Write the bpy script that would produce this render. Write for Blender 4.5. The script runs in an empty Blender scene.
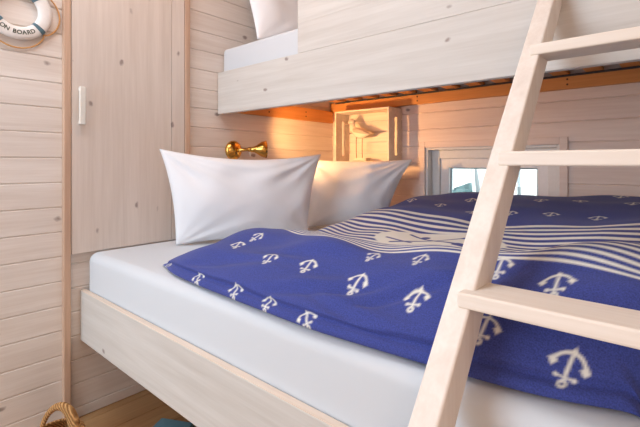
import bpy, bmesh, math, random
import numpy as np
from mathutils import Vector, Matrix

random.seed(7)
SC = bpy.context.scene
COL = SC.collection

# ------------------------------------------------------------------ camera, sky, lights, exposure
CX, CY, CH = 1.85, 0.0, 1.03            # camera position
F_PX = 419.0                            # focal length in pixels of a 640 px wide frame
YAW = math.radians(41.4)                # view direction, turned from +Y towards -X
cam_d = bpy.data.cameras.new('camera')
cam_d.sensor_width = 36.0
cam_d.lens = F_PX / 640.0 * 36.0
cam_d.shift_y = -50.5 / 640.0
cam_d.clip_start = 0.02
cam = bpy.data.objects.new('camera', cam_d)
COL.objects.link(cam)
cam.location = (CX, CY, CH)
cam.rotation_euler = (math.pi / 2, 0, YAW)
SC.camera = cam

world = bpy.data.worlds.new('sky')
SC.world = world
world.use_nodes = True
bg = world.node_tree.nodes['Background']
bg.inputs[0].default_value = (0.80, 0.91, 1.0, 1)
bg.inputs[1].default_value = 1.4


def light(name, kind, loc, energy, color, target=None, **kw):
    d = bpy.data.lights.new(name, kind)
    d.energy = energy
    d.color = color
    for k, v in kw.items():
        setattr(d, k, v)
    o = bpy.data.objects.new(name, d)
    COL.objects.link(o)
    o.location = loc
    if target is not None:
        o.rotation_euler = (Vector(target) - Vector(loc)).to_track_quat('-Z', 'Y').to_euler()
    return o


light('sun', 'SUN', (6, 6, 8), 5.0, (1.0, 0.97, 0.92), target=(1.5, 4.5, 0), angle=0.02)
light('front_left_daylight', 'AREA', (0.50, -1.55, 1.35), 31, (0.70, 0.85, 1.0), target=(0.6, 1.2, 0.85),
      shape='RECTANGLE', size=1.1, size_y=2.1)  # added area light: daylight from the front left, through the made-up opening
light('ceiling_lamp_light', 'POINT', (0.70, 0.75, 2.30), 8, (1.0, 0.58, 0.38), shadow_soft_size=0.12)
light('overhead_fill', 'AREA', (0.75, 0.05, 2.46), 14, (0.80, 0.90, 1.0), target=(0.75, 0.30, 0), shape='RECTANGLE', size=0.9, size_y=0.8)  # added fill below the closed ceiling, no skylight there; brightens upward faces
light('warm_fill', 'POINT', (2.55, -0.75, 1.40), 17, (1.0, 0.67, 0.48), shadow_soft_size=0.25)  # added warm fill, no lamp stands here; brightens the wall under the bunk

SC.view_settings.view_transform = 'Standard'
SC.view_settings.look = 'None'
SC.view_settings.gamma = 1.0
SC.view_settings.use_curve_mapping = False
SC.view_settings.exposure = 0.0


# ------------------------------------------------------------------ materials
def new_mat(name):
    m = bpy.data.materials.new(name)
    m.use_nodes = True
    nt = m.node_tree
    return m, nt, nt.nodes['Principled BSDF']


def node(nt, typ, **kw):
    n = nt.nodes.new(typ)
    for k, v in kw.items():
        setattr(n, k, v)
    return n


def wood(name, light_c, dark_c, axis='X', knots=0.055, knot_c=(0.25, 0.195, 0.175), rough=0.55, knot_scale=6.0, seed=0.0,
         grain=1.0):
    """Pine: fibres and year rings run along one axis, with scattered knots."""
    m, nt, b = new_mat(name)
    L = nt.links.new
    tc = node(nt, 'ShaderNodeTexCoord')
    mp = node(nt, 'ShaderNodeMapping')
    sc = {'X': (1.2, 26, 26), 'Y': (26, 1.2, 26), 'Z': (26, 26, 1.2)}[axis]
    mp.inputs['Scale'].default_value = sc
    mp.inputs['Location'].default_value = (seed, seed * 1.7, seed * 0.6)
    L(tc.outputs['Object'], mp.inputs['Vector'])
    n1 = node(nt, 'ShaderNodeTexNoise')
    n1.inputs['Scale'].default_value = 1.0
    n1.inputs['Detail'].default_value = 4.0
    n1.inputs['Distortion'].default_value = 0.6
    L(mp.outputs[0], n1.inputs['Vector'])
    n2 = node(nt, 'ShaderNodeTexNoise')
    n2.inputs['Scale'].default_value = 5.5
    n2.inputs['Detail'].default_value = 2.0
    L(mp.outputs[0], n2.inputs['Vector'])
    add = node(nt, 'ShaderNodeMath', operation='MULTIPLY_ADD')
    L(n2.outputs['Fac'], add.inputs[0])
    add.inputs[1].default_value = 0.45
    L(n1.outputs['Fac'], add.inputs[2])
    ramp = node(nt, 'ShaderNodeValToRGB')
    ramp.color_ramp.elements[0].position = 0.45
    ramp.color_ramp.elements[0].color = (*dark_c, 1)
    ramp.color_ramp.elements[1].position = 0.45 + 0.5 / grain
    ramp.color_ramp.elements[1].color = (*light_c, 1)
    L(add.outputs[0], ramp.inputs[0])
    # knots
    mk = node(nt, 'ShaderNodeMapping')
    ks = {'X': (0.62, 1, 1), 'Y': (1, 0.62, 1), 'Z': (1, 1, 0.62)}[axis]
    mk.inputs['Scale'].default_value = ks
    mk.inputs['Location'].default_value = (seed * 0.37 + 0.11, seed * 0.53, seed * 0.71)
    L(tc.outputs['Object'], mk.inputs['Vector'])
    nz = node(nt, 'ShaderNodeTexNoise')
    nz.inputs['Scale'].default_value = 40.0
    L(tc.outputs['Object'], nz.inputs['Vector'])
    mixv = node(nt, 'ShaderNodeMix', data_type='VECTOR')
    mixv.inputs[0].default_value = 0.012
    L(mk.outputs[0], mixv.inputs[4])
    L(nz.outputs['Color'], mixv.inputs[5])
    vo = node(nt, 'ShaderNodeTexVoronoi', feature='F1')
    vo.inputs['Scale'].default_value = knot_scale
    L(mixv.outputs[1], vo.inputs['Vector'])
    mr = node(nt, 'ShaderNodeMapRange')
    mr.inputs[1].default_value = knots * 0.7
    mr.inputs[2].default_value = knots * 1.45
    mr.inputs[3].default_value = 0.85
    mr.inputs[4].default_value = 0.0
    L(vo.outputs['Distance'], mr.inputs[0])
    mx = node(nt, 'ShaderNodeMix', data_type='RGBA')
    L(mr.outputs[0], mx.inputs[0])
    L(ramp.outputs[0], mx.inputs[6])
    mx.inputs[7].default_value = (*knot_c, 1)
    L(mx.outputs[2], b.inputs['Base Color'])
    b.inputs['Roughness'].default_value = rough
    bump = node(nt, 'ShaderNodeBump')
    bump.inputs['Strength'].default_value = 0.12
    bump.inputs['Distance'].default_value = 0.002
    L(add.outputs[0], bump.inputs['Height'])
    L(bump.outputs[0], b.inputs['Normal'])
    return m


def fabric(name, c, rough=0.9, scale=900, strength=0.15, sheen=0.2):
    m, nt, b = new_mat(name)
    b.inputs['Base Color'].default_value = (*c, 1)
    b.inputs['Roughness'].default_value = rough
    b.inputs['Sheen Weight'].default_value = sheen
    tc = node(nt, 'ShaderNodeTexCoord')
    n = node(nt, 'ShaderNodeTexNoise')
    n.inputs['Scale'].default_value = scale
    nt.links.new(tc.outputs['Object'], n.inputs['Vector'])
    n2 = node(nt, 'ShaderNodeTexNoise')
    n2.inputs['Scale'].default_value = 9
    n2.inputs['Detail'].default_value = 3
    nt.links.new(tc.outputs['Object'], n2.inputs['Vector'])
    ad = node(nt, 'ShaderNodeMath', operation='MULTIPLY_ADD')
    nt.links.new(n2.outputs['Fac'], ad.inputs[0])
    ad.inputs[1].default_value = 6.0
    nt.links.new(n.outputs['Fac'], ad.inputs[2])
    bp = node(nt, 'ShaderNodeBump')
    bp.inputs['Strength'].default_value = strength
    bp.inputs['Distance'].default_value = 0.001
    nt.links.new(ad.outputs[0], bp.inputs['Height'])
    nt.links.new(bp.outputs[0], b.inputs['Normal'])
    return m


def plain(name, c, rough=0.5, metal=0.0, noise=0.06, scale=60):
    m, nt, b = new_mat(name)
    tc = node(nt, 'ShaderNodeTexCoord')
    n = node(nt, 'ShaderNodeTexNoise')
    n.inputs['Scale'].default_value = scale
    nt.links.new(tc.outputs['Object'], n.inputs['Vector'])
    mx = node(nt, 'ShaderNodeMix', data_type='RGBA')
    nt.links.new(n.outputs['Fac'], mx.inputs[0])
    mx.inputs[6].default_value = (*[max(0, x * (1 - noise)) for x in c], 1)
    mx.inputs[7].default_value = (*[min(1, x * (1 + noise)) for x in c], 1)
    nt.links.new(mx.outputs[2], b.inputs['Base Color'])
    b.inputs['Roughness'].default_value = rough
    b.inputs['Metallic'].default_value = metal
    return m


WW_L, WW_D = (0.78, 0.725, 0.675), (0.65, 0.575, 0.515)
M = {}
M['plank_y'] = wood('whitewashed_planks_head', WW_L, WW_D, 'Y', seed=1.3, knots=0.075, knot_scale=9)
M['plank_x'] = wood('whitewashed_planks_window', (0.83, 0.71, 0.64), (0.72, 0.585, 0.515), 'X', seed=4.1, knots=0.045)
M['door'] = wood('whitewashed_cupboard_door', (0.71, 0.64, 0.58), (0.61, 0.535, 0.475), 'Z', seed=2.4, knots=0.085, knot_scale=12)
M['trim'] = wood('raw_pine_trim', (0.62, 0.43, 0.31), (0.46, 0.30, 0.21), 'Z', knots=0.0, seed=3.2)
M['rail'] = wood('whitewashed_bed_rail', (0.65, 0.625, 0.585), (0.545, 0.51, 0.465), 'X', seed=5.5, knots=0.06, knot_scale=9.5)
M['rail_edge'] = wood('bed_rail_edge', (0.78, 0.66, 0.55), (0.66, 0.52, 0.41), 'X', knots=0.0, seed=0.4)
M['ladder'] = wood('whitewashed_ladder', (0.86, 0.79, 0.72), (0.75, 0.66, 0.58), 'Z', knots=0.0, seed=6.6)
M['tread'] = wood('whitewashed_tread', (0.87, 0.80, 0.72), (0.77, 0.68, 0.58), 'X', knots=0.04, seed=7.7)
M['raw_x'] = wood('orange_pine_beam', (0.66, 0.30, 0.085), (0.52, 0.215, 0.055), 'X', knots=0.03, seed=8.8)
M['raw_y'] = wood('orange_pine_slat', (0.66, 0.30, 0.085), (0.52, 0.215, 0.055), 'Y', knots=0.03, seed=9.9)
M['floor'] = wood('oak_floor', (0.52, 0.30, 0.135), (0.36, 0.19, 0.075), 'Y', knots=0.0, rough=0.4, seed=2.0)
M['ceiling'] = wood('whitewashed_ceiling', WW_L, WW_D, 'Y', seed=12.3)
M['crate'] = wood('pale_crate_wood', (0.80, 0.72, 0.62), (0.68, 0.58, 0.47), 'X', knots=0.0, seed=11.1)
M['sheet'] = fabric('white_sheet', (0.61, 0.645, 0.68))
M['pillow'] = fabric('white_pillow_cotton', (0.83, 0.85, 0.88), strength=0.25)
M['white_paint'] = plain('white_window_paint', (0.74, 0.73, 0.71), 0.45)
M['sash'] = plain('white_sash_paint', (0.80, 0.80, 0.80), 0.4)
M['rubber'] = plain('dark_window_gasket', (0.28, 0.36, 0.40), 0.6)
M['brass'] = plain('polished_brass', (0.72, 0.42, 0.10), 0.18, 1.0, 0.03)
M['nickel'] = plain('satin_nickel', (0.84, 0.85, 0.80), 0.42, 0.35, 0.03)
M['screw'] = plain('dark_screw_head', (0.09, 0.05, 0.03), 0.5, 0.6)
M['strap'] = plain('black_slat_strap', (0.03, 0.03, 0.035), 0.7)
M['ring'] = plain('white_painted_ring', (0.80, 0.77, 0.74), 0.55)
M['band'] = fabric('blue_grey_band', (0.09, 0.165, 0.205), scale=500)
M['letter'] = plain('dark_green_lettering', (0.06, 0.075, 0.055), 0.7)
M['rope'] = plain('jute_rope', (0.60, 0.33, 0.13), 0.85, 0.0, 0.3, 300)
M['teal'] = fabric('teal_cloth', (0.06, 0.22, 0.29), scale=300, strength=0.4)
M['bird'] = wood('pale_driftwood', (0.80, 0.70, 0.58), (0.62, 0.52, 0.42), 'X', knots=0.0, seed=3.9)
M['bird_dark'] = plain('grey_brown_paint', (0.22, 0.16, 0.12), 0.7)
M['wing'] = plain('pale_brown_paint', (0.50, 0.40, 0.31), 0.7)
M['wire'] = plain('rusty_wire', (0.30, 0.19, 0.10), 0.5, 0.6)
M['ground'] = plain('pale_sand', (0.86, 0.86, 0.82), 0.9, 0, 0.08, 2)
M['shrub'] = plain('blue_green_leaves', (0.10, 0.19, 0.20), 0.8, 0, 0.4, 14)
M['pole'] = plain('white_painted_pole', (0.80, 0.84, 0.86), 0.5)
M['pole_grey'] = plain('weathered_post', (0.30, 0.34, 0.36), 0.7)

# wicker: a coarse woven bump
m, nt, b = new_mat('woven_seagrass')
tc = node(nt, 'ShaderNodeTexCoord')
wv = node(nt, 'ShaderNodeTexWave', wave_type='BANDS', bands_direction='DIAGONAL')
wv.inputs['Scale'].default_value = 45
wv.inputs['Distortion'].default_value = 2.5
nt.links.new(tc.outputs['Object'], wv.inputs['Vector'])
rp = node(nt, 'ShaderNodeValToRGB')
rp.color_ramp.elements[0].color = (0.36, 0.17, 0.055, 1)
rp.color_ramp.elements[1].color = (0.72, 0.41, 0.16, 1)
nt.links.new(wv.outputs['Fac'], rp.inputs[0])
nt.links.new(rp.outputs[0], b.inputs['Base Color'])
bp = node(nt, 'ShaderNodeBump')
bp.inputs['Distance'].default_value = 0.004
nt.links.new(wv.outputs['Fac'], bp.inputs['Height'])
nt.links.new(bp.outputs[0], b.inputs['Normal'])
b.inputs['Roughness'].default_value = 0.8
M['wicker'] = m

# clear glass
m, nt, b = new_mat('window_glass')
nt.nodes.remove(b)
tr = node(nt, 'ShaderNodeBsdfTransparent')
tr.inputs[0].default_value = (0.94, 0.98, 0.98, 1)
gl = node(nt, 'ShaderNodeBsdfGlossy')
gl.inputs['Roughness'].default_value = 0.02
ms = node(nt, 'ShaderNodeMixShader')
ms.inputs[0].default_value = 0.06
nt.links.new(tr.outputs[0], ms.inputs[1])
nt.links.new(gl.outputs[0], ms.inputs[2])
nt.links.new(ms.outputs[0], nt.nodes['Material Output'].inputs[0])
M['glass'] = m

# lamp bulb
m, nt, b = new_mat('glowing_bulb')
b.inputs['Emission Color'].default_value = (1.0, 0.62, 0.28, 1)
b.inputs['Emission Strength'].default_value = 12
M['bulb'] = m

# knitted duvet fabric: blue with cream figures
m, nt, b = new_mat('blue_knitted_duvet')
at = node(nt, 'ShaderNodeAttribute', attribute_name='knit_figure')
tc = node(nt, 'ShaderNodeTexCoord')
n = node(nt, 'ShaderNodeTexNoise')
n.inputs['Scale'].default_value = 420
nt.links.new(tc.outputs['Object'], n.inputs['Vector'])
rp = node(nt, 'ShaderNodeValToRGB')
rp.color_ramp.elements[0].color = (0.027, 0.040, 0.185, 1)
rp.color_ramp.elements[1].color = (0.050, 0.073, 0.33, 1)
rp.color_ramp.elements[0].position = 0.3
rp.color_ramp.elements[1].position = 0.7
nt.links.new(n.outputs['Fac'], rp.inputs[0])
mx = node(nt, 'ShaderNodeMix', data_type='RGBA')
nt.links.new(at.outputs['Fac'], mx.inputs[0])
nt.links.new(rp.outputs[0], mx.inputs[6])
mx.inputs[7].default_value = (0.76, 0.75, 0.68, 1)
nt.links.new(mx.outputs[2], b.inputs['Base Color'])
b.inputs['Roughness'].default_value = 0.95
b.inputs['Sheen Weight'].default_value = 0.08
b.inputs['Sheen Roughness'].default_value = 0.5
bp = node(nt, 'ShaderNodeBump')
bp.inputs['Strength'].default_value = 0.25
bp.inputs['Distance'].default_value = 0.001
nt.links.new(n.outputs['Fac'], bp.inputs['Height'])
nt.links.new(bp.outputs[0], b.inputs['Normal'])
M['duvet'] = m


# ------------------------------------------------------------------ building helpers
def tag(o, label=None, cat=None, group=None, kind=None):
    if label: o['label'] = label
    if cat: o['category'] = cat
    if group: o['group'] = group
    if kind: o['kind'] = kind
    return o


def thing(name, label, cat, loc, group=None):
    o = bpy.data.objects.new(name, None)
    o.empty_display_size = 0.05
    COL.objects.link(o)
    o.location = loc
    return tag(o, label, cat, group)


def world_loc(o):
    v = Vector((0, 0, 0))
    while o is not None:
        v += o.location
        o = o.parent
    return v


def link_mesh(name, me, mat, parent=None, smooth=False, origin=None):
    """Mesh given in world coordinates; re-based on its own origin, then on its parent."""
    o = bpy.data.objects.new(name, me)
    COL.objects.link(o)
    if mat is not None:
        me.materials.append(mat)
    base = world_loc(parent) if parent is not None else Vector((0, 0, 0))
    if origin is None:
        origin = base
    origin = Vector(origin)
    me.transform(Matrix.Translation(-origin))
    if parent is not None:
        o.parent = parent
    o.location = origin - base
    if smooth:
        me.polygons.foreach_set('use_smooth', [True] * len(me.polygons))
    me.update()
    return o


def obj(name, bm, mat, parent=None, smooth=False, origin=None):
    bmesh.ops.recalc_face_normals(bm, faces=bm.faces)
    me = bpy.data.meshes.new(name)
    bm.to_mesh(me)
    bm.free()
    return link_mesh(name, me, mat, parent, smooth, origin)


def B():
    return bmesh.new()


def box(bm, x0, x1, y0, y1, z0, z1, bev=0.0, seg=2, mat=None):
    t = bmesh.new()
    bmesh.ops.create_cube(t, size=1.0)
    for v in t.verts:
        v.co = Vector(((x0 + x1) / 2 + v.co.x * (x1 - x0), (y0 + y1) / 2 + v.co.y * (y1 - y0),
                       (z0 + z1) / 2 + v.co.z * (z1 - z0)))
    if bev > 0:
        bmesh.ops.bevel(t, geom=list(t.edges), offset=bev, segments=seg, affect='EDGES', profile=0.5)
    if mat is not None:
        bmesh.ops.transform(t, matrix=mat, verts=t.verts)
    me = bpy.data.meshes.new('tmp')
    t.to_mesh(me)
    t.free()
    bm.from_mesh(me)
    bpy.data.meshes.remove(me)
    return bm


def tube(bm, pts, r, seg=10, closed=False, radii=None):
    """Round bar swept along points."""
    pts = [Vector(p) for p in pts]
    n = len(pts)
    rings = []
    prev = None
    for i, p in enumerate(pts):
        if closed:
            t = (pts[(i + 1) % n] - pts[i - 1]).normalized()
        else:
            t = (pts[min(i + 1, n - 1)] - pts[max(i - 1, 0)]).normalized()
        if prev is None:
            a = t.orthogonal().normalized()
        else:
            a = (prev - t * prev.dot(t)).normalized()
        prev = a
        bb = t.cross(a)
        rr = radii[i] if radii else r
        rings.append([bm.verts.new(p + (a * math.cos(k * 2 * math.pi / seg) + bb * math.sin(k * 2 * math.pi / seg)) * rr)
                      for k in range(seg)])
    for i in range(n if closed else n - 1):
        A, C = rings[i], rings[(i + 1) % n]
        for k in range(seg):
            bm.faces.new((A[k], A[(k + 1) % seg], C[(k + 1) % seg], C[k]))
    if not closed:
        bm.faces.new(rings[0][::-1])
        bm.faces.new(rings[-1])
    return bm


def lathe(bm, prof, origin, axis, seg=32):
    """Profile (distance along axis, radius) spun about an axis."""
    origin = Vector(origin)
    ax = Vector(axis).normalized()
    a = ax.orthogonal().normalized()
    b2 = ax.cross(a)
    rings = []
    for (h, r) in prof:
        if r < 1e-5:
            rings.append([bm.verts.new(origin + ax * h)])
        else:
            rings.append([bm.verts.new(origin + ax * h + (a * math.cos(k * 2 * math.pi / seg) + b2 * math.sin(k * 2 * math.pi / seg)) * r)
                          for k in range(seg)])
    for A, C in zip(rings[:-1], rings[1:]):
        for k in range(seg):
            k2 = (k + 1) % seg
            if len(A) == 1 and len(C) == 1:
                continue
            if len(A) == 1:
                bm.faces.new((A[0], C[k2], C[k]))
            elif len(C) == 1:
                bm.faces.new((A[k], A[k2], C[0]))
            else:
                bm.faces.new((A[k], A[k2], C[k2], C[k]))
    return bm


def grid_mesh(name, P, closed_u=False, closed_v=False):
    """Mesh from an array of points (nu, nv, 3)."""
    nu, nv, _ = P.shape
    I = np.arange(nu if closed_u else nu - 1)
    J = np.arange(nv if closed_v else nv - 1)
    ii, jj = np.meshgrid(I, J, indexing='ij')
    i2, j2 = (ii + 1) % nu, (jj + 1) % nv
    f = np.stack([ii * nv + jj, i2 * nv + jj, i2 * nv + j2, ii * nv + j2], axis=-1).reshape(-1, 4)
    me = bpy.data.meshes.new(name)
    me.vertices.add(nu * nv)
    me.vertices.foreach_set('co', P.reshape(-1).astype(np.float32))
    me.loops.add(f.size)
    me.loops.foreach_set('vertex_index', f.reshape(-1).astype(np.int32))
    me.polygons.add(len(f))
    me.polygons.foreach_set('loop_start', np.arange(0, f.size, 4, dtype=np.int32))
    me.update(calc_edges=True)
    me.validate()
    return me


# where a world point lands in the photograph's frame, used to lay the knitted figures out on the duvet
CA, SA = math.cos(YAW), math.sin(YAW)


def project(P):
    dx, dy, dz = P[..., 0] - CX, P[..., 1] - CY, P[..., 2] - CH
    dep = -SA * dx + CA * dy
    rt = CA * dx + SA * dy
    return 320 + F_PX * rt / dep, 163 - F_PX * dz / dep, dep


# ------------------------------------------------------------------ the room
WIN_Y = 2.232                      # plane of the wall with the window
PITCH = 0.097


def plank(bm, axis, a0, a1, z0, z1, face, thick, ch_lo=True, ch_hi=True, sgn=1):
    """One board lying on a wall: V-groove chamfers top and bottom.  face = plane of the front, sgn = way the front looks."""
    c, g = 0.004, 0.0045
    prof = [(face - sgn * thick, z0), (face - sgn * (g if ch_lo else 0), z0), (face, z0 + (c if ch_lo else 0)),
            (face, z1 - (c if ch_hi else 0)), (face - sgn * (g if ch_hi else 0), z1), (face - sgn * thick, z1)]
    if axis == 'Y':
        A = [bm.verts.new((p, a0, z)) for p, z in prof]
        C = [bm.verts.new((p, a1, z)) for p, z in prof]
    else:
        A = [bm.verts.new((a0, p, z)) for p, z in prof]
        C = [bm.verts.new((a1, p, z)) for p, z in prof]
    n = len(prof)
    for k in range(n):
        try:
            bm.faces.new((A[k], A[(k + 1) % n], C[(k + 1) % n], C[k]))
        except ValueError:
            pass
    bm.faces.new(A[::-1])
    bm.faces.new(C)


CEIL = 2.5
# head wall: two runs of boards either side of the post
bm = B()
for (y0, y1, ph) in ((-1.6, 0.58, 1.05), (0.58, WIN_Y, 1.015)):
    z = ph - math.ceil(ph / PITCH) * PITCH
    while z < CEIL:
        lo, hi = max(z, 0.0), min(z + PITCH, CEIL)
        if hi - lo > 0.012:
            plank(bm, 'Y', y0, y1, lo, hi, 0.0, 0.03, sgn=1)
        z += PITCH
box(bm, -0.09, -0.028, -1.6, WIN_Y, 0, CEIL)
o = obj('wall_left', bm, M['plank_y'])
tag(o, 'whitewashed horizontal board wall at the head of the beds', kind='structure')

# window wall
WX0, WX1, WZ0, WZ1 = 0.70, 1.392, 0.735, 1.118
bm = B()
z = 1.03 - 11 * PITCH
while z < CEIL:
    lo, hi = max(z, 0.0), min(z + PITCH, CEIL)
    cuts = [lo] + [c for c in (WZ0, WZ1) if lo < c < hi] + [hi]
    for a, c in zip(cuts[:-1], cuts[1:]):
        if c - a < 0.002:
            continue
        spans = [(0.0, 3.0)] if (c <= WZ0 + 1e-6 or a >= WZ1 - 1e-6) else [(0.0, WX0), (WX1, 3.0)]
        for s0, s1 in spans:
            plank(bm, 'X', s0, s1, a, c, WIN_Y, 0.03, ch_lo=(a == lo), ch_hi=(c == hi), sgn=-1)
    z += PITCH
for (a, b_, c, d) in ((-0.09, WX0, 0, CEIL), (WX1, 3.0, 0, CEIL), (WX0, WX1, 0, WZ0), (WX0, WX1, WZ1, CEIL)):
    box(bm, a, b_, WIN_Y + 0.028, WIN_Y + 0.12, c, d)
o = obj('wall_back', bm, M['plank_x'])
tag(o, 'whitewashed horizontal board wall with the small window beside the beds', kind='structure')

bm = B()
box(bm, 3.0, 3.08, -1.6, WIN_Y + 0.12, 0, CEIL)
tag(obj('wall_right', bm, M['plank_y']), 'whitewashed wall at the foot of the beds', kind='structure')
bm = B()
box(bm, 1.15, 3.08, -1.68, -1.60, 0, CEIL)  # unseen wall added with a made-up opening, keeps daylight off the right side
box(bm, -0.09, 1.15, -1.68, -1.60, 2.3, CEIL)
tag(obj('wall_front', bm, M['plank_x']), 'unseen whitewashed wall behind the viewer with an opening added to shape the daylight', kind='structure')
bm = B()
x = -0.09
while x < 3.08:
    box(bm, x, min(x + 0.128, 3.08), -1.6, WIN_Y + 0.12, -0.02, 0.0, 0.0008, 1)
    x += 0.13
box(bm, -0.09, 3.08, -1.6, WIN_Y + 0.12, -0.08, -0.019)
tag(obj('floor', bm, M['floor']), 'honey brown wooden floor boards', kind='structure')
bm = B()
box(bm, -0.09, 3.08, -1.6, WIN_Y + 0.12, CEIL, CEIL + 0.05)
tag(obj('ceiling', bm, M['ceiling']), 'whitewashed wooden ceiling', kind='structure')

# trims and the built-in cupboard door on the head wall
bm = B()
box(bm, 0.0, 0.024, 0.564, 0.590, 0.0, CEIL, 0.003)
tag(obj('trim_1', bm, M['trim'], smooth=False), 'raw pine post left of the cupboard door', kind='structure')
bm = B()
box(bm, 0.0, 0.024, 1.087, 1.115, 0.50, CEIL, 0.003)
tag(obj('trim_2', bm, M['trim']), 'raw pine strip right of the cupboard door', kind='structure')
bm = B()
box(bm, 0.0, 0.021, 0.592, 1.017, 0.668, 2.3, 0.002)
box(bm, 0.0, 0.021, 1.019, 1.085, 0.668, 2.3, 0.002)
door = obj('door_1', bm, M['door'], origin=(0, 0.85, 0.668))
tag(door, 'tall whitewashed cupboard door with vertical grain and knots', kind='structure')
bm = B()
box(bm, 0.040, 0.050, 0.612, 0.634, 1.183, 1.333, 0.003)
box(bm, 0.020, 0.044, 0.617, 0.629, 1.318, 1.331, 0.002)
box(bm, 0.020, 0.044, 0.617, 0.629, 1.185, 1.198, 0.002)
tag(obj('door_handle', bm, M['nickel'], door), 'brushed metal bar handle')

# window: casing, jambs, sash, gasket, pane
bm = B()
cw = 0.034
box(bm, WX0 - cw, WX0, WIN_Y - 0.012, WIN_Y + 0.004, WZ0 - cw, WZ1 + cw, 0.002)
box(bm, WX1, WX1 + cw, WIN_Y - 0.012, WIN_Y + 0.004, WZ0 - cw, WZ1 + cw, 0.002)
box(bm, WX0, WX1, WIN_Y - 0.012, WIN_Y + 0.004, WZ1, WZ1 + cw, 0.002)
box(bm, WX0, WX1, WIN_Y - 0.012, WIN_Y + 0.004, WZ0 - cw, WZ0, 0.002)
win = obj('window_1', bm, M['plank_x'], origin=((WX0 + WX1) / 2, WIN_Y, WZ0))
tag(win, 'small white framed window low above the bed', kind='structure')


def ring_frame(bm, x0, x1, z0, z1, w, y0, y1, bev=0.002):
    box(bm, x0, x0 + w, y0, y1, z0, z1, bev)
    box(bm, x1 - w, x1, y0, y1, z0, z1, bev)
    box(bm, x0 + w, x1 - w, y0, y1, z1 - w, z1, bev)
    box(bm, x0 + w, x1 - w, y0, y1, z0, z0 + w, bev)


bm = B()
ring_frame(bm, WX0, WX1, WZ0, WZ1, 0.014, WIN_Y, WIN_Y + 0.12)
obj('window_jamb', bm, M['white_paint'], win)
bm = B()
ring_frame(bm, WX0 + 0.014, WX1 - 0.014, WZ0 + 0.014, WZ1 - 0.014, 0.048, WIN_Y + 0.052, WIN_Y + 0.115)
obj('window_frame', bm, M['white_paint'], win)
bm = B()
GX0, GX1, GZ0, GZ1 = WX0 + 0.062, WX1 - 0.062, WZ0 + 0.062, WZ1 - 0.062
ring_frame(bm, GX0, GX1, GZ0, GZ1, 0.052, WIN_Y + 0.066, WIN_Y + 0.112)
sash = obj('sash', bm, M['sash'], win)
bm = B()
ring_frame(bm, GX0 + 0.052, GX1 - 0.052, GZ0 + 0.052, GZ1 - 0.052, 0.007, WIN_Y + 0.084, WIN_Y + 0.098, 0.0)
obj('gasket', bm, M['rubber'], sash)
bm = B()
box(bm, GX0 + 0.052, GX1 - 0.052, WIN_Y + 0.088, WIN_Y + 0.094, GZ0 + 0.052, GZ1 - 0.052)
obj('pane', bm, M['glass'], sash)

# ------------------------------------------------------------------ lower bed
RY0, RY1 = 0.629, 0.651
RZ0, RZ1 = 0.3155, 0.5155
FOOT = 2.42
bed = thing('lower_bed', 'wide lower bed with a whitewashed plank side rail', 'bed', (1.2, 0.645, 0.0))
bm = B()
box(bm, 0.004, FOOT, RY0, RY1, RZ0, RZ1, 0.003)
rail = obj('side_rail', bm, M['rail'], bed)
bm = B()
box(bm, 0.004, FOOT, RY0 + 0.001, RY1 - 0.001, RZ1 - 0.001, RZ1 + 0.0015, 0.0005, 1)
obj('rail_edge', bm, M['rail_edge'], rail)
bm = B()
box(bm, FOOT, FOOT + 0.03, RY0, WIN_Y - 0.006, 0.0, RZ1, 0.003)
obj('footboard', bm, M['rail'], bed)
bm = B()
box(bm, 0.004, FOOT, RY1, WIN_Y - 0.006, 0.395, 0.415)
obj('bed_base', bm, M['raw_x'], bed)
bm = B()
box(bm, 0.004, FOOT, WIN_Y - 0.034, WIN_Y - 0.006, 0.335, 0.395, 0.002)
obj('support_batten', bm, M['raw_x'], bed)

ZM = 0.667
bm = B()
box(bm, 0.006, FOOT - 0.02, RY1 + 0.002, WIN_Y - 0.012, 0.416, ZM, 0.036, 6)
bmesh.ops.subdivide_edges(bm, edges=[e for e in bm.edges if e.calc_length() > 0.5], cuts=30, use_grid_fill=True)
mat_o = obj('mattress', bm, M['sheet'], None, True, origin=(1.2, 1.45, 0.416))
tag(mat_o, 'thick wide mattress in a smooth white fitted sheet on the lower bed', 'mattress')


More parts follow.
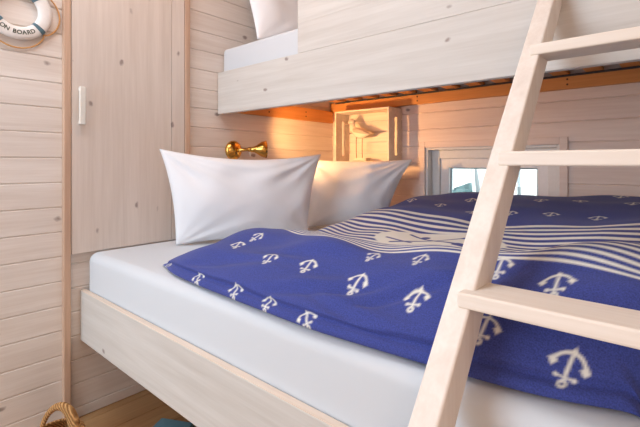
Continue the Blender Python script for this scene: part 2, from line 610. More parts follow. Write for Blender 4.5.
# ------------------------------------------------------------------ pillows
def pillow(name, BL, BR, TL, TR, thick, label, seed, concave=0.07, sag=0.0, group=None, n=72, dip=0.0):
    BL, BR, TL, TR = [np.array(p, float) for p in (BL, BR, TL, TR)]
    t = np.linspace(-1, 1, n)
    u, v = np.meshgrid(t, t, indexing='ij')
    rng = np.random.RandomState(seed)
    uu = u * (1 - concave * (1 - v ** 2) * np.abs(u))
    vv = v * (1 - concave * (1 - u ** 2) * np.abs(v))
    vv = vv - dip * (1 - u ** 2) * np.clip(v, 0, 1) ** 2
    a, c = (uu + 1) / 2, (vv + 1) / 2
    base = ((1 - a) * (1 - c))[..., None] * BL + (a * (1 - c))[..., None] * BR + \
           ((1 - a) * c)[..., None] * TL + (a * c)[..., None] * TR
    nrm = np.cross(BR - BL, TL - BL)
    nrm /= np.linalg.norm(nrm)
    f = np.clip((1 - np.abs(u) ** 2.4) * (1 - np.abs(v) ** 2.4), 0, 1) ** 0.55
    w = np.zeros_like(u)
    for k in range(16):                                    # soft creases running in from the corners
        cu, cv = rng.choice([-1, 1]), rng.choice([-1, 1])
        ang = np.arctan2(v - cv * 1.05, u - cu * 1.05)
        d = np.hypot(u - cu * 1.05, v - cv * 1.05)
        w += np.sin(ang * rng.uniform(9, 20) + rng.uniform(0, 6)) * np.exp(-d * 1.6) * 0.006
    for k in range(14):
        kx, ky = rng.normal(0, 4), rng.normal(0, 4)
        w += np.sin(kx * u + ky * v + rng.uniform(0, 6)) * 0.0016
    w *= np.clip(f * 1.5, 0, 1)
    bulge = f * (1 - sag * v)
    fr = base + nrm * (thick * bulge + w)[..., None]
    bk = base - nrm * (thick * 0.75 * bulge)[..., None]
    P = np.concatenate([fr, bk[::-1]], axis=0)
    me = grid_mesh(name, P)
    bm = bmesh.new()
    bm.from_mesh(me)
    bmesh.ops.remove_doubles(bm, verts=bm.verts, dist=0.0004)
    bpy.data.meshes.remove(me)
    o = obj(name, bm, M['pillow'], None, True, origin=(BL + BR) / 2)
    return tag(o, label, 'pillow', group)


pillow('pillow', (0.17, 0.955, 0.672), (0.42, 1.53, 0.672), (0.13, 0.90, 1.092), (0.46, 1.585, 1.075), 0.085,
       'large white pillow standing below the brass lamp, left of the other', 3, concave=0.055, dip=0.13)
pillow('pillow', (0.27, 1.68, 0.672), (0.575, 1.985, 0.672), (0.19, 1.74, 1.055), (0.69, 2.10, 1.052), 0.085,
       'white pillow leaning in the corner below the wooden crate', 5, concave=0.09)

# ------------------------------------------------------------------ duvet
KX = np.array([0.46, 0.53, 0.62, 0.80, 1.00, 1.25, 1.50, 1.66, 1.75, 1.80])
cols = {
    'Yf': [.745, .715, .69, .672, .662, .652, .672, .690, .715, .748],
    'zb': [.000, .000, .000, .000, -.000, .000, .000, .000, .000, .000],
    'Yb': [.80, .80, .79, .78, .77, .76, .752, .762, .785, .81],          # belly of the front slope
    'zs': [.690, .730, .745, .757, .762, .762, .768, .780, .785, .75],
    'Yr': [.98, .98, 1.0, 1.0, .985, .955, .93, .95, 1.02, 1.06],
    'zr': [.712, .768, .795, .810, .815, .812, .828, .862, .892, .875],
    'Yv': [1.22, 1.22, 1.22, 1.22, 1.20, 1.18, 1.18, 1.25, 1.34, 1.36],
    'zv': [.690, .720, .742, .755, .760, .770, .790, .815, .835, .83],
    'z1': [.700, .750, .785, .800, .800, .805, .815, .835, .850, .85],   # Y 1.50
    'z2': [.72, .79, .82, .842, .848, .850, .855, .862, .870, .865],   # Y 1.80
    'z3': [.74, .815, .850, .872, .876, .880, .888, .896, .905, .90],   # Y 2.03
}
NU, NV = 440, 620
U = np.linspace(KX[0], KX[-1], NU)


def smooth1(a, s):
    k = np.exp(-0.5 * (np.arange(-3 * s, 3 * s + 1) / s) ** 2)
    k /= k.sum()
    p = np.concatenate([np.full(3 * s, a[0]), a, np.full(3 * s, a[-1])])
    return np.convolve(p, k, 'valid')


C = {k: smooth1(np.interp(U, KX, v), 12) for k, v in cols.items()}
zl = ZM + 0.003
ctrl_Y = [C['Yf'] + .07, C['Yf'] + .02, C['Yf'], C['Yf'] + .004, C['Yf'] + .020, C['Yf'] + .018, C['Yb'],
          (C['Yb'] + C['Yr']) / 2, C['Yr'], C['Yv'], U * 0 + 1.50, U * 0 + 1.80, U * 0 + 2.03, U * 0 + 2.15, U * 0 + 2.185, U * 0 + 2.17]
hf = np.clip((C['zs'] - zl) / 0.09, 0.15, 1)
ctrl_Z = [U * 0 + zl, zl + C['zb'] + .002, zl + .008 * hf + C['zb'], zl + .022 * hf + C['zb'], zl + .030 * hf + C['zb'], zl + .046 * hf,
          C['zs'], (C['zs'] * 0.42 + C['zr'] * 0.58) + 0.012 * hf, C['zr'], C['zv'], C['z1'], C['z2'], C['z3'], C['z3'] - .012, C['z3'] * 0.5 + zl * 0.5, U * 0 + zl]
CY_, CZ_ = np.array(ctrl_Y).T, np.array(ctrl_Z).T


def catmull(A, n=24):
    A = np.concatenate([2 * A[:1] - A[1:2], A, 2 * A[-1:] - A[-2:-1]])
    out = []
    t = np.linspace(0, 1, n, endpoint=False)[:, None]
    for i in range(1, len(A) - 2):
        p0, p1, p2, p3 = A[i - 1], A[i], A[i + 1], A[i + 2]
        # chord-length scaled tangents keep the short segments near the hem from overshooting
        d1 = np.linalg.norm(p2 - p1)
        m1 = (p2 - p0) / (np.linalg.norm(p2 - p1) + np.linalg.norm(p1 - p0)) * d1
        m2 = (p3 - p1) / (np.linalg.norm(p3 - p2) + np.linalg.norm(p2 - p1)) * d1
        h = (2 * t ** 3 - 3 * t ** 2 + 1) * p1 + (t ** 3 - 2 * t ** 2 + t) * m1 + (-2 * t ** 3 + 3 * t ** 2) * p2 + (t ** 3 - t ** 2) * m2
        out.append(h)
    out.append(A[-2:-1])
    return np.concatenate(out)


DP = np.zeros((NU, NV, 3))
DV = np.zeros((NU, NV))
for i in range(NU):
    c = catmull(np.stack([CY_[i], CZ_[i]], axis=1))
    s = np.concatenate([[0], np.cumsum(np.linalg.norm(np.diff(c, axis=0), axis=1))])
    tt = np.linspace(0, s[-1], NV)
    DP[i, :, 0] = U[i]
    DP[i, :, 1] = np.interp(tt, s, c[:, 0])
    DP[i, :, 2] = np.interp(tt, s, c[:, 1])
    DV[i] = tt
# the two ends close down onto the sheet, the foot end running outwards from its front corner
e0 = np.clip((U - KX[0]) / 0.03, 0, 1)
e1 = np.clip((KX[-1] - U) / 0.035, 0, 1)
fac = (np.sqrt(1 - (1 - e0) ** 2) * np.sqrt(1 - (1 - e1) ** 2))[:, None]
DP[..., 2] = zl + (DP[..., 2] - zl) * fac
DP[..., 0] += 0.12 * np.clip((DP[..., 1] - 0.765) / 0.12, 0, 1) * np.clip((DP[..., 0] - 1.66) / 0.14, 0, 1) ** 1.5
# the head edge runs a little away from the wall towards the window
q = np.clip((DP[..., 1] - 0.75) / 1.4, 0, 1)
DP[..., 0] += 0.21 * q * np.clip(1 - (DP[..., 0] - 0.46) / 0.8, 0, 1)
rng = np.random.RandomState(11)
wr = np.zeros((NU, NV))
for k in range(26):
    kx, ky = rng.normal(0, 9), rng.normal(0, 15)
    wr += np.sin(kx * DP[..., 0] + ky * DV + rng.uniform(0, 6)) * 0.0016
# broad puffs and slanting creases of a freshly shaken duvet
wr += 0.0075 * np.sin(DP[..., 0] * 17 + DV * 9 + 1.4 * np.sin(DV * 11)) * np.exp(-((DP[..., 1] - 0.82) / 0.13) ** 2)
for (cx_, cv_, an, ln, wd, h_) in ((1.18, .17, .35, .20, .016, -.011), (1.36, .12, -.25, .16, .014, -.012), (0.86, .20, .2, .18, .02, -.010), (1.42, .22, .5, .14, .014, -.009),
                                   (1.05, .28, .15, .2, .02, -.008), (1.60, .20, -.3, .14, .015, -.008), (0.72, .14, .3, .12, .014, -.008)):
    a_ = (DP[..., 0] - cx_) * math.cos(an) + (DV - cv_) * math.sin(an)
    b_ = -(DP[..., 0] - cx_) * math.sin(an) + (DV - cv_) * math.cos(an) + 0.15 * a_ ** 2
    wr += h_ * np.exp(-(b_ / wd) ** 2 - (a_ / ln) ** 2)
    wr -= h_ * 0.6 * np.exp(-((b_ - wd * 1.8) / (wd * 1.3)) ** 2 - (a_ / ln) ** 2)
# soft folds running roughly along the bed
wr += 0.006 * np.sin(DV * 34 + 2.2 * np.sin(DP[..., 0] * 5.1) + DP[..., 0] * 3) * np.exp(-((DP[..., 1] - 0.85) / 0.10) ** 2)
wr += 0.005 * np.sin(DV * 26 + 2.0 * np.sin(DP[..., 0] * 4.1 + 1) + DP[..., 0] * 2) * np.exp(-((DP[..., 1] - 1.95) / 0.12) ** 2)
wr *= np.clip((DP[..., 2] - ZM - 0.02) / 0.06, 0, 1)
DP[..., 2] += wr
DP[..., 2] = np.maximum(DP[..., 2], ZM + 0.0025)

# --- figures knitted into the fabric (cream on blue), in cloth coordinates
px, py, dep = project(DP)
CU = DP[..., 0]


def pick(x, y):
    d = np.hypot(px - x, py - y)
    near = d < d.min() + 1.2
    idx = np.argmin(np.where(near, dep, 1e9))
    return np.unravel_index(idx, d.shape)


def seg_d(x, y, x0, y0, x1, y1):
    dx, dy = x1 - x0, y1 - y0
    t = np.clip(((x - x0) * dx + (y - y0) * dy) / (dx * dx + dy * dy), 0, 1)
    return np.hypot(x - x0 - t * dx, y - y0 - t * dy)


def anchor_sdf(x, y):
    """Anchor about one unit long: eye at -y, crown and flukes at +y; negative inside."""
    d = np.abs(np.hypot(x, y + 0.43) - 0.085) - 0.042                       # eye
    d = np.minimum(d, seg_d(x, y, 0, -0.34, 0, 0.40) - 0.046)               # shank
    d = np.minimum(d, seg_d(x, y, -0.21, -0.235, 0.21, -0.235) - 0.032)     # stock
    d = np.minimum(d, np.hypot(np.abs(x) - 0.22, y + 0.235) - 0.062)
    ang = np.arctan2(x, y + 0.02)
    arc = np.abs(np.hypot(x, y + 0.02) - 0.41) - (0.052 - 0.010 * np.abs(ang))
    d = np.minimum(d, np.where(np.abs(ang) < 1.3, arc, 9))
    ax = np.abs(x)                                                          # flukes: small barbs
    d = np.minimum(d, (np.abs(ax - 0.405) + np.abs(y - 0.075) * 0.9 - 0.125) * 0.7)
    d = np.minimum(d, np.maximum(np.abs(x) * 1.3 + (y - 0.54), 0.36 - y) * 0.7)   # crown tip
    return d


fig = np.zeros((NU, NV))
RES = 0.0034


def paint(sd, val=1.0):
    global fig
    a = np.clip(0.5 - sd / RES, 0, 1)
    fig = fig * (1 - a) + val * a


# edges of the striped field, measured along the cloth from the front hem
tx_ = np.linspace(0.3, 2.1, 361)
V0 = np.interp(CU, tx_, smooth1(np.interp(tx_, [0.5, 0.72, 0.90, 1.08, 1.3, 1.6, 1.69, 1.80, 1.9], [.56, .47, .402, .355, .358, .356, .337, .290, .25]), 10))
V1 = np.interp(CU, tx_, np.interp(tx_, [0.6, 0.78, 1.72], [1.13, 1.11, 1.0]))
NS = 22
tq = np.clip((DV - V0) / (V1 - V0), -0.2, 1.2)
s = NS * (1.5 * tq - 0.5 * tq * tq)
per = (V1 - V0) / (NS * np.clip(1.5 - 1.0 * tq, 0.3, 2))
ph = np.abs((s - 0.35) - np.round(s - 0.35)) * per
ins = np.clip((s + 0.1) / 0.2, 0, 1) * np.clip((NS - s + 0.1) / 0.2, 0, 1)
fig = np.clip(0.5 - (ph - per * 0.235) / RES, 0, 1) * np.where((s > 0) & (s < NS), 1, 0)

# cream picture in the middle of the stripes: an oval with two crossed oars
ci, cj = pick(421, 241)
mu, mv = CU[ci, cj] + 0.03, DV[ci, cj] + 0.03
X_, Y_ = CU - mu, DV - mv
paint((np.hypot(X_ / 0.225, Y_ / 0.11) - 1) * 0.10, 1.0)
for (a0, b0, a1, b1) in ((-0.13, -0.06, 0.12, 0.07), (-0.12, 0.065, 0.13, -0.06)):
    paint(seg_d(X_, Y_, a0, b0, a1, b1) - 0.006, 0.0)
    paint(seg_d(X_, Y_, a1 * 0.72, b1 * 0.72, a1, b1) - 0.014, 0.0)
paint(seg_d(X_, Y_, -0.17, -0.02, -0.06, -0.045) - 0.005, 0.0)
paint(np.hypot(X_ + 0.055, Y_ - 0.052) - 0.016, 0.0)

# each figure: where it lies, the way its crown points in the photograph (degrees right of up), size
anchors = [(237, 244, 48, 1), (269, 257, 46, 1), (307, 265, 40, 1), (357, 281, 33, 1), (415, 298, 32, 1), (482, 327, 26, 1), (566, 368, 25, 1),
           (198, 277, -30, .9), (235, 290, 20, .9), (268, 302, 35, .9), (306, 318, -15, .9), (256, 236, 60, .9), (557, 282, 20, 1),
           (166, 266, 10, .8), (499, 265, 20, .9), (372, 255, 60, .7), (420, 258, 50, .7),
           (411, 199, 50, 1), (440, 204, 50, 1), (470, 199, 50, 1), (510, 212, 50, 1), (541, 199, 40, 1), (551, 213, 50, 1), (580, 200, 8, 1), (597, 217, 40, 1), (472, 211, 50, 1), (621, 195, 50, 1), (634, 202, 50, 1)]
for (x, y, deg, k_) in anchors:
    i, j = pick(x, y)
    size = 0.055 * k_
    o_ = 5
    i_, j_ = min(max(i, o_), NU - 1 - o_), min(max(j, o_), NV - 1 - o_)
    du, dv = CU[i_ + o_, j_] - CU[i_ - o_, j_], DV[i_, j_ + o_] - DV[i_, j_ - o_]
    J = np.array([[(px[i_ + o_, j_] - px[i_ - o_, j_]) / du, (px[i_, j_ + o_] - px[i_, j_ - o_]) / dv],
                  [-(py[i_ + o_, j_] - py[i_ - o_, j_]) / du, -(py[i_, j_ + o_] - py[i_, j_ - o_]) / dv]])
    w = np.linalg.solve(J, np.array([math.sin(math.radians(deg)), math.cos(math.radians(deg))]))
    ph_ = max(-0.6, min(0.6, math.atan2(w[0], w[1])))
    lv = 1.0
    if y > 253:
        lv = float(np.clip(np.linalg.norm(J[:, 0]) / np.linalg.norm(J[:, 1]) * 0.95, 1.0, 1.45))
    a_, b_ = (CU - CU[i, j]) / size, (DV - DV[i, j]) / size / lv
    paint(anchor_sdf(a_ * math.cos(ph_) - b_ * math.sin(ph_), a_ * math.sin(ph_) + b_ * math.cos(ph_)) * size)

me = grid_mesh('duvet', DP)
att = me.attributes.new('knit_figure', 'FLOAT', 'POINT')
att.data.foreach_set('value', fig.reshape(-1).astype(np.float32))
duv = link_mesh('duvet', me, M['duvet'], None, True, origin=(1.2, 1.4, ZM))
tag(duv, 'blue duvet knitted with cream anchors and stripes, spread over the lower bed', 'duvet')

# ------------------------------------------------------------------ upper bunk
UY0, UY1 = 1.286, 1.312
UZ0, UZ1 = 1.284, 1.500
bunk = thing('upper_bunk_bed', 'narrow upper bunk with whitewashed plank front and orange slats', 'bunk bed', (1.2, 1.30, UZ0))
bm = B()
box(bm, 0.004, 2.9, UY0, UY1, UZ0, UZ1, 0.0018, 1)
obj('front_rail', bm, M['rail'], bunk)
bm = B()
z = UZ1 + 0.002
for k in range(3):
    box(bm, 0.587, 2.9, UY0 + 0.0005, UY0 + 0.027, z - 0.0015, z + 0.125, 0.0012, 1)
    z += 0.1252
obj('guard_board', bm, M['rail'], bunk)
bm = B()
box(bm, 0.004, 2.9, WIN_Y - 0.030, WIN_Y - 0.002, 1.372, 1.436, 0.002)
beam = obj('wall_beam', bm, M['raw_x'], bunk)
for x in (0.663, 1.428):
    for dz in (1.392, 1.416):
        bm = B()
        lathe(bm, [(0.0, 0.0045), (0.002, 0.0045), (0.0025, 0.0)], (x, WIN_Y - 0.030, dz), (0, -1, 0), 12)
        obj('screw', bm, M['screw'], beam)
bm = B()
box(bm, 0.002, 0.030, UY1, WIN_Y - 0.032, 1.300, 1.378, 0.002)
beam2 = obj('head_beam', bm, M['raw_y'], bunk)
for y in (1.62, 1.93):
    for dz in (1.325, 1.352):
        bm = B()
        lathe(bm, [(0.0, 0.0045), (0.002, 0.0045), (0.0025, 0.0)], (0.030, y, dz), (1, 0, 0), 12)
        obj('screw', bm, M['screw'], beam2)
bm = B()
box(bm, 0.03, 2.9, UY1, UY1 + 0.028, 1.372, 1.436, 0.002)
obj('front_beam', bm, M['raw_x'], bunk)
x = 0.06
while x < 2.85:
    bm = B()
    box(bm, x, x + 0.066, UY1 + 0.002, WIN_Y - 0.006, 1.4375, 1.4555, 0.002, 1)
    obj('slat', bm, M['raw_y'], bunk)
    x += 0.131
bm = B()
box(bm, 0.05, 2.9, WIN_Y - 0.036, WIN_Y - 0.0305, 1.428, 1.4375)
obj('strap', bm, M['strap'], bunk)
bm = B()
box(bm, 0.006, 2.88, UY1 + 0.003, WIN_Y - 0.008, 1.457, 1.628, 0.022, 5)
um = obj('mattress', bm, M['sheet'], None, True, origin=(1.2, 1.75, 1.457))
tag(um, 'thin mattress in a white sheet on the upper bunk', 'mattress')
pillow('pillow', (0.275, 1.325, 1.632), (0.275, 2.03, 1.632), (0.150, 1.285, 2.08), (0.150, 2.03, 2.08), 0.085,
       'white pillow standing on the upper bunk behind the guard board', 8, concave=0.06)

# ------------------------------------------------------------------ ladder
LX0, LW = 1.549, 0.042
LX1 = LX0 + 0.40
# line of the stile's front: through two heights
y_a, z_a = 1.207, 1.46


def unproj_x(pxx, pyy, X):
    t = (pxx - 320) / F_PX
    r = (-SA + CA * t) / (CA + SA * t)
    Y = (X - CX) / r
    d_ = Y / (CA + SA * t)
    return Y, CH - (pyy - 163) / F_PX * d_


pA = unproj_x(537.0, 0.0, LX0)
pB = unproj_x(406.7, 427.0, LX0)
slope = (pA[0] - pB[0]) / (pA[1] - pB[1])


def fY(z):
    return pB[0] + (z - pB[1]) * slope


DY = 0.083
lad = thing('bunk_ladder', 'whitewashed wooden ladder leaning against the upper bunk', 'ladder', (LX0 + 0.2, fY(0), 0))


def stile(x0):
    bm = B()
    yw = UY0 - 0.0015                                   # plumb cut against the bunk front
    zb_ = (yw - DY - fY(0)) / slope                     # where the back edge meets the rail
    prof = [(fY(0), 0.0), (fY(0) + DY, 0.0), (yw, zb_), (yw, (yw - fY(0)) / slope - 0.012), (yw - 0.010, (yw - 0.010 - fY(0)) / slope)]
    A_ = [bm.verts.new((x0, y, z)) for y, z in prof]
    C_ = [bm.verts.new((x0 + LW, y, z)) for y, z in prof]
    n = len(prof)
    bm.faces.new(A_)
    bm.faces.new(C_[::-1])
    for k in range(n):
        bm.faces.new((A_[k], A_[(k + 1) % n], C_[(k + 1) % n], C_[k]))
    bmesh.ops.recalc_face_normals(bm, faces=bm.faces)
    bmesh.ops.bevel(bm, geom=list(bm.edges), offset=0.004, segments=3, affect='EDGES', profile=0.5)
    obj('stile', bm, M['ladder'], lad)


stile(LX0)
stile(LX1 - LW)
for zb, th in ((0.345, 0.027), (0.572, 0.027), (0.799, 0.025), (1.0246, 0.028), (1.279, 0.026)):
    bm = B()
    yb = fY(zb)
    box(bm, LX0 + LW * 0.52, LX1 - LW * 0.52, yb - 0.002, yb + 0.088, zb, zb + th, 0.004, 3)
    obj('tread', bm, M['tread'], lad)

# ------------------------------------------------------------------ brass wall lamp
LY, LZ = 1.385, 1.098
lamp = thing('wall_lamp', 'brass swivel reading lamp on the wall above the large pillow', 'lamp', (0.0, LY, LZ))
bm = B()
lathe(bm, [(0.0, 0.050), (0.004, 0.052), (0.012, 0.052), (0.020, 0.046), (0.030, 0.036), (0.036, 0.020), (0.040, 0.0)], (0.001, LY, LZ), (1, 0, 0), 40)
lathe(bm, [(0.0, 0.0), (0.0, 0.0)], (0.001, LY, LZ), (1, 0, 0), 3) if False else None
obj('wall_rose', bm, M['brass'], lamp, True)
bm = B()
tube(bm, [(0.036, LY, LZ), (0.062, LY + 0.002, LZ), (0.080, LY + 0.020, LZ + 0.002), (0.086, LY + 0.046, LZ + 0.004)], 0.009, 14)
lathe(bm, [(-0.012, 0.0), (-0.010, 0.011), (0, 0.0135), (0.010, 0.011), (0.012, 0.0)], (0.086, LY + 0.046, LZ + 0.004), (1, 0, 0), 20)
obj('arm', bm, M['brass'], lamp, True)
bm = B()
tube(bm, [(0.088, LY + 0.046, LZ - 0.002), (0.092, LY + 0.047, LZ - 0.032)], 0.003, 10)
obj('switch', bm, M['nickel'], lamp, True)
ax = Vector((0.58, 1.0, 0.03)).normalized()
so = Vector((0.086, LY + 0.050, LZ + 0.004))
bm = B()
lathe(bm, [(-0.002, 0.0), (0.0, 0.013), (0.022, 0.016), (0.034, 0.022), (0.060, 0.040), (0.086, 0.048), (0.086, 0.0465), (0.060, 0.0385),
           (0.034, 0.020), (0.026, 0.012), (0.026, 0.0)], so, ax, 36)
obj('lamp_shade', bm, M['brass'], lamp, True)
bm = B()
lathe(bm, [(0.026, 0.008), (0.038, 0.010), (0.050, 0.017), (0.060, 0.018), (0.068, 0.012), (0.071, 0.0)], so, ax, 20)
obj('bulb', bm, M['bulb'], lamp, True)
lp = so + ax * 0.090
light('reading_lamp_light', 'SPOT', lp, 32, (1.0, 0.50, 0.18), target=lp + Vector((0.40, 1.0, 0.36)),
      spot_size=math.radians(128), spot_blend=1.0, shadow_soft_size=0.025)

# ------------------------------------------------------------------ crate on the wall with a seagull figure
KX0, KX1, KY0, KY1, KZ0, KZ1 = 0.140, 0.546, 2.082, WIN_Y - 0.002, 1.030, 1.358
T = 0.011
crate = thing('wooden_crate', 'pale wooden crate hung open on the wall in the corner', 'crate', ((KX0 + KX1) / 2, KY1, KZ0))


def slot_side(x0):
    bm = B()
    ym = (KY0 + KY1) / 2 + 0.004
    zs0, zs1 = KZ0 + 0.045, KZ1 - 0.055
    sw = 0.013
    box(bm, x0, x0 + T, KY0, ym - sw, KZ0, KZ1, 0.0015, 1)
    box(bm, x0, x0 + T, ym + sw, KY1 - 0.010, KZ0, KZ1, 0.0015, 1)
    box(bm, x0, x0 + T, ym - sw, ym + sw, KZ0, zs0, 0.0, 1)
    box(bm, x0, x0 + T, ym - sw, ym + sw, zs1, KZ1, 0.0, 1)
    return bm


obj('side_panel', slot_side(KX0), M['crate'], crate)
obj('side_panel', slot_side(KX1 - T), M['crate'], crate)
bm = B()
box(bm, KX0 + T, KX1 - T, KY0, KY1 - 0.010, KZ1 - T, KZ1, 0.0015, 1)
obj('top_panel', bm, M['crate'], crate)
bm = B()
box(bm, KX0 + T, KX1 - T, KY0, KY1 - 0.010, KZ0, KZ0 + T, 0.0015, 1)
obj('bottom_panel', bm, M['crate'], crate)
nb = 5
hh = (KZ1 - KZ0) / nb
for k in range(nb):
    bm = B()
    box(bm, KX0, KX1, KY1 - 0.009, KY1, KZ0 + k * hh + 0.004, KZ0 + (k + 1) * hh - 0.004, 0.001, 1)
    obj('back_slat', bm, M['crate'], crate)

BX, BY = 0.285, 2.140
fz = KZ0 + T
gull = thing('seagull_figurine', 'pale wooden seagull on thin wire legs inside the wall crate', 'figurine', (BX, BY, fz))
# body: lofted along X, beak towards -X
bm = B()
secs = [(-0.050, 1.262, 0.012, 0.012), (-0.036, 1.240, 0.024, 0.022), (-0.012, 1.222, 0.034, 0.027), (0.020, 1.214, 0.033, 0.026),
        (0.050, 1.212, 0.024, 0.020), (0.078, 1.213, 0.012, 0.012), (0.098, 1.214, 0.004, 0.006)]
rings = []
for (dx, zc, hz, hy) in secs:
    rings.append([bm.verts.new((BX + dx, BY + hy * math.cos(a), zc + hz * math.sin(a))) for a in [k * math.pi / 8 for k in range(16)]])
for A_, C_ in zip(rings[:-1], rings[1:]):
    for k in range(16):
        bm.faces.new((A_[k], A_[(k + 1) % 16], C_[(k + 1) % 16], C_[k]))
bm.faces.new(rings[0][::-1])
bm.faces.new(rings[-1])
tube(bm, [(BX - 0.034, BY, 1.235), (BX - 0.044, BY, 1.258), (BX - 0.046, BY, 1.278), (BX - 0.045, BY, 1.292)], 0.015, 14,
     radii=[0.023, 0.018, 0.015, 0.014])
lathe(bm, [(-0.024, 0.0), (-0.020, 0.012), (-0.008, 0.021), (0.004, 0.0225), (0.016, 0.017), (0.022, 0.007), (0.023, 0.0)], (BX - 0.052, BY, 1.292), (-1, 0, -0.05), 20)
obj('body', bm, M['bird'], gull, True)
bm = B()
lathe(bm, [(0.0, 0.0075), (0.014, 0.006), (0.028, 0.004), (0.036, 0.0015), (0.037, 0.0)], (BX - 0.070, BY, 1.288), (-1, 0, -0.04), 12)
obj('beak', bm, M['bird_dark'], gull, True)
for sy in (-1, 1):                                     # folded wings with dark tips
    bm = B()
    pts = [(-0.022, 1.235, 0.010), (0.010, 1.232, 0.016), (0.050, 1.222, 0.012), (0.085, 1.213, 0.007), (0.112, 1.207, 0.002)]
    rr = []
    for dx, zc, h in pts:
        yy = BY + sy * (0.026 if dx < 0.06 else 0.018)
        rr.append([bm.verts.new((BX + dx, yy + sy * 0.005 * math.cos(a), zc + h * math.sin(a))) for a in [k * math.pi / 5 for k in range(10)]])
    for A_, C_ in zip(rr[:-1], rr[1:]):
        for k in range(10):
            bm.faces.new((A_[k], A_[(k + 1) % 10], C_[(k + 1) % 10], C_[k]))
    bm.faces.new(rr[0][::-1])
    bm.faces.new(rr[-1])
    obj('wing', bm, M['wing'], gull, True)
for dx, dy in ((-0.006, -0.012), (0.022, 0.012)):
    bm = B()
    tube(bm, [(BX + dx, BY + dy, 1.195), (BX + dx - 0.001, BY + dy, 1.125), (BX + dx + 0.001, BY + dy, fz + 0.018)], 0.0024, 8)
    obj('leg', bm, M['wire'], gull, True)
bm = B()
box(bm, BX - 0.028, BX + 0.075, BY - 0.026, BY + 0.026, fz + 0.0005, fz + 0.020, 0.005, 2)
obj('base', bm, M['bird'], gull)

# ------------------------------------------------------------------ life ring on the head wall
RYc, RZc, RR, RT = 0.416, 1.590, 0.0860, 0.0230
ring = thing('life_ring', 'small white life ring with rope on the board wall', 'life ring', (0.0, RYc, RZc - RR - RT))
XR = 0.0155                                             # centre of the ring off the wall


def ring_pt(ang, r, x):
    return Vector((x, RYc + r * math.sin(ang), RZc - r * math.cos(ang)))       # ang 0 = bottom, + towards the door


bm = B()
NA, NC = 72, 16
gr = []
for i in range(NA):
    a = 2 * math.pi * i / NA
    row = []
    for k in range(NC):
        b_ = 2 * math.pi * k / NC
        cr, cx = math.cos(b_), math.sin(b_)
        cr = math.copysign(abs(cr) ** 0.75, cr)
        cx = math.copysign(abs(cx) ** 0.75, cx)
        row.append(bm.verts.new(ring_pt(a, RR + RT * cr, XR + 0.014 * cx)))
    gr.append(row)
for i in range(NA):
    for k in range(NC):
        bm.faces.new((gr[i][k], gr[(i + 1) % NA][k], gr[(i + 1) % NA][(k + 1) % NC], gr[i][(k + 1) % NC]))
obj('ring_body', bm, M['ring'], ring, True)
for a0 in (0.84, -0.84, math.pi - 0.84, math.pi + 0.84):
    bm = B()
    gr = []
    for i in range(5):
        a = a0 + (i - 2) * 0.042
        row = []
        for k in range(NC):
            b_ = 2 * math.pi * k / NC
            cr, cx = math.cos(b_), math.sin(b_)
            cr = math.copysign(abs(cr) ** 0.75, cr)
            cx = math.copysign(abs(cx) ** 0.75, cx)
            row.append(bm.verts.new(ring_pt(a, RR + (RT + 0.0012) * cr, XR + 0.0152 * cx)))
        gr.append(row)
    for i in range(4):
        for k in range(NC):
            bm.faces.new((gr[i][k], gr[i + 1][k], gr[i + 1][(k + 1) % NC], gr[i][(k + 1) % NC]))
    obj('band', bm, M['band'], ring, True)
bm = B()
pts = []
for i in range(160):                                    # rope slung loosely from band to band
    a = 0.84 + 2 * math.pi * i / 160
    loc = ((a - 0.84) % (math.pi / 2)) if False else None
    # distance to nearest band angle
    bands = [0.84, math.pi - 0.84, math.pi + 0.84, 2 * math.pi - 0.84, 2 * math.pi + 0.84]
    aa = a if a < 2 * math.pi + 0.84 else a - 2 * math.pi
    for b0, b1 in zip(bands[:-1], bands[1:]):
        if b0 - 1e-6 <= aa <= b1 + 1e-6:
            f = (aa - b0) / (b1 - b0)
            break
    sl = max(0.0, math.sin(math.pi * f)) ** 0.6
    pts.append(ring_pt(a, RR + RT + 0.002 + 0.027 * sl, 0.012 - 0.004 * sl))
tube(bm, pts, 0.0030, 8, closed=True)
obj('rope', bm, M['rope'], ring, True)
# the lettering
bmL = B()
TXT = 'ON BOARD'
step = [0.0]
adv = {'O': 0.0158, 'N': 0.0152, ' ': 0.0085, 'B': 0.0142, 'A': 0.0148, 'R': 0.0142, 'D': 0.0142}
tot = sum(adv[ch] for ch in TXT)
cur = -tot / 2
for ch in TXT:
    w = adv[ch]
    if ch != ' ':
        fc = bpy.data.curves.new('letter', 'FONT')
        fc.body = ch
        fc.size = 0.0205
        fc.offset = 0.0004
        fc.extrude = 0.0006
        fc.align_x = 'CENTER'
        fc.align_y = 'CENTER'
        fo = bpy.data.objects.new('letter', fc)
        COL.objects.link(fo)
        dg = bpy.context.evaluated_depsgraph_get()
        dg.update()
        lm = bpy.data.meshes.new_from_object(fo.evaluated_get(dg))
        a = (cur + w / 2) / RR - 0.03
        c = ring_pt(a, RR, XR + 0.0143)
        # letter x axis -> along the arc, y axis -> towards the centre, z -> out of the wall
        ex = Vector((0, math.cos(a), math.sin(a)))
        ey = Vector((0, -math.sin(a), math.cos(a)))
        R_ = Matrix((ex, ey, Vector((1, 0, 0)))).transposed().to_4x4()
        R_.translation = c
        lm.transform(R_)
        bmL.from_mesh(lm)
        bpy.data.objects.remove(fo)
        bpy.data.curves.remove(fc)
        bpy.data.meshes.remove(lm)
    cur += w
obj('lettering', bmL, M['letter'], ring)

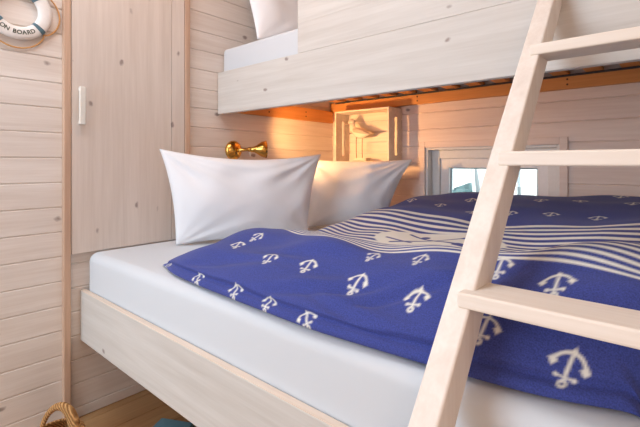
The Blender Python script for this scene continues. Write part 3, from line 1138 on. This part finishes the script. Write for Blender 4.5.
# ------------------------------------------------------------------ things on the floor
QX, QY = 0.205, 0.488
bas = thing('woven_basket', 'small woven seagrass basket with a loop handle on the floor by the post', 'basket', (QX, QY, 0.0))
bm = B()
lathe(bm, [(0.001, 0.0), (0.001, 0.060), (0.010, 0.070), (0.045, 0.086), (0.070, 0.090), (0.090, 0.085), (0.100, 0.076), (0.104, 0.068),
           (0.099, 0.064), (0.090, 0.074), (0.070, 0.080), (0.045, 0.076), (0.014, 0.060), (0.010, 0.0)], (QX, QY, 0), (0, 0, 1), 40)
obj('body', bm, M['wicker'], bas, True)
for (ox, oy, up, lean) in ((0.0, 0.0, 0.090, 0.012),):
    bm = B()
    pts, rad = [], []
    for i in range(25):
        a = math.pi * i / 24
        e = -0.058 * math.cos(a)
        pts.append((QX + ox + 0.75 * e - lean * math.sin(a), QY + oy + 0.66 * e + lean * math.sin(a), 0.086 + up * math.sin(a)))
        rad.append(0.0080 + 0.011 * (0.5 - 0.5 * math.cos(a)))
    tube(bm, pts, 0.01, 12, radii=rad)
    obj('handle', bm, M['wicker'], bas, True)

# teal cloth: folded, lying under the rail
bm = B()
tx, ty = 0.405, 0.785
Rz = Matrix.Translation((tx, ty, 0)) @ Matrix.Rotation(math.radians(28), 4, 'Z')
for k in range(3):
    box(bm, -0.075 + 0.002 * k, 0.075 - 0.003 * k, -0.10, 0.085 - 0.006 * k, 0.001 + 0.0135 * k, 0.0135 + 0.0135 * k, 0.006, 3, mat=Rz)
o = obj('folded_towel', bm, M['teal'], None, True, origin=(tx, ty, 0))
tag(o, 'teal folded cloth lying on the floor under the bed rail', 'towel')

# ------------------------------------------------------------------ outside the window
bm = B()
box(bm, -80, 30, WIN_Y + 0.2, 160, -0.4, -0.30)
tag(obj('ground', bm, M['ground']), 'pale bright ground outside the window', kind='structure')


def clump(name, x, y, w, h, label, seed):
    rng = np.random.RandomState(seed)
    bm = B()
    for k in range(9):
        t_ = bmesh.new()
        bmesh.ops.create_icosphere(t_, subdivisions=3, radius=1.0)
        cx_, cz_, r_ = x + rng.uniform(-w, w) * 0.5, -0.3 + h * rng.uniform(0.25, 0.6), h * rng.uniform(0.35, 0.5)
        cy_ = y + rng.uniform(-0.4, 0.4)
        for v in t_.verts:
            s_ = r_ * (1 + rng.uniform(-0.12, 0.12))
            v.co = Vector((cx_ + v.co.x * s_, cy_ + v.co.y * s_, max(-0.3, cz_ + v.co.z * s_)))
        me_ = bpy.data.meshes.new('t')
        t_.to_mesh(me_)
        t_.free()
        bm.from_mesh(me_)
        bpy.data.meshes.remove(me_)
    o = obj(name, bm, M['shrub'], None, False, origin=(x, y, -0.3))
    return tag(o, label, 'shrub')


def ground_at(pxx, dist):
    t = (pxx - 320) / F_PX
    return CX + dist * (-SA + CA * t), CY + dist * (CA + SA * t)


gx, gy = ground_at(470, 9.0)
clump('shrub', gx, gy, 0.75, 0.88, 'blue green shrub outside at the left of the window', 2)


def pole(name, pb, pt, dist, r, mat, label):
    """Leaning pole: foot and head given where they stand at a distance."""
    xb, yb = ground_at(pb, dist)
    xt, yt = ground_at(pt, dist)
    bm = B()
    tube(bm, [(xb, yb, -0.3), (xt, yt, 2.0)], r, 12)
    o = obj(name, bm, mat, None, True, origin=(xb, yb, -0.3))
    return tag(o, label, 'pole')


pole('pole', 476, 471, 5.0, 0.014, M['pole'], 'thin white pole outside, left of the other white pole')
pole('pole', 483, 463, 4.6, 0.018, M['pole'], 'white leaning pole outside, just left of the ladder')
pole('post', 490, 462, 5.4, 0.030, M['pole_grey'], 'grey leaning post outside, behind the white pole')
pole('post', 520, 518, 5.4, 0.022, M['pole_grey'], 'grey upright post outside, right of the ladder')
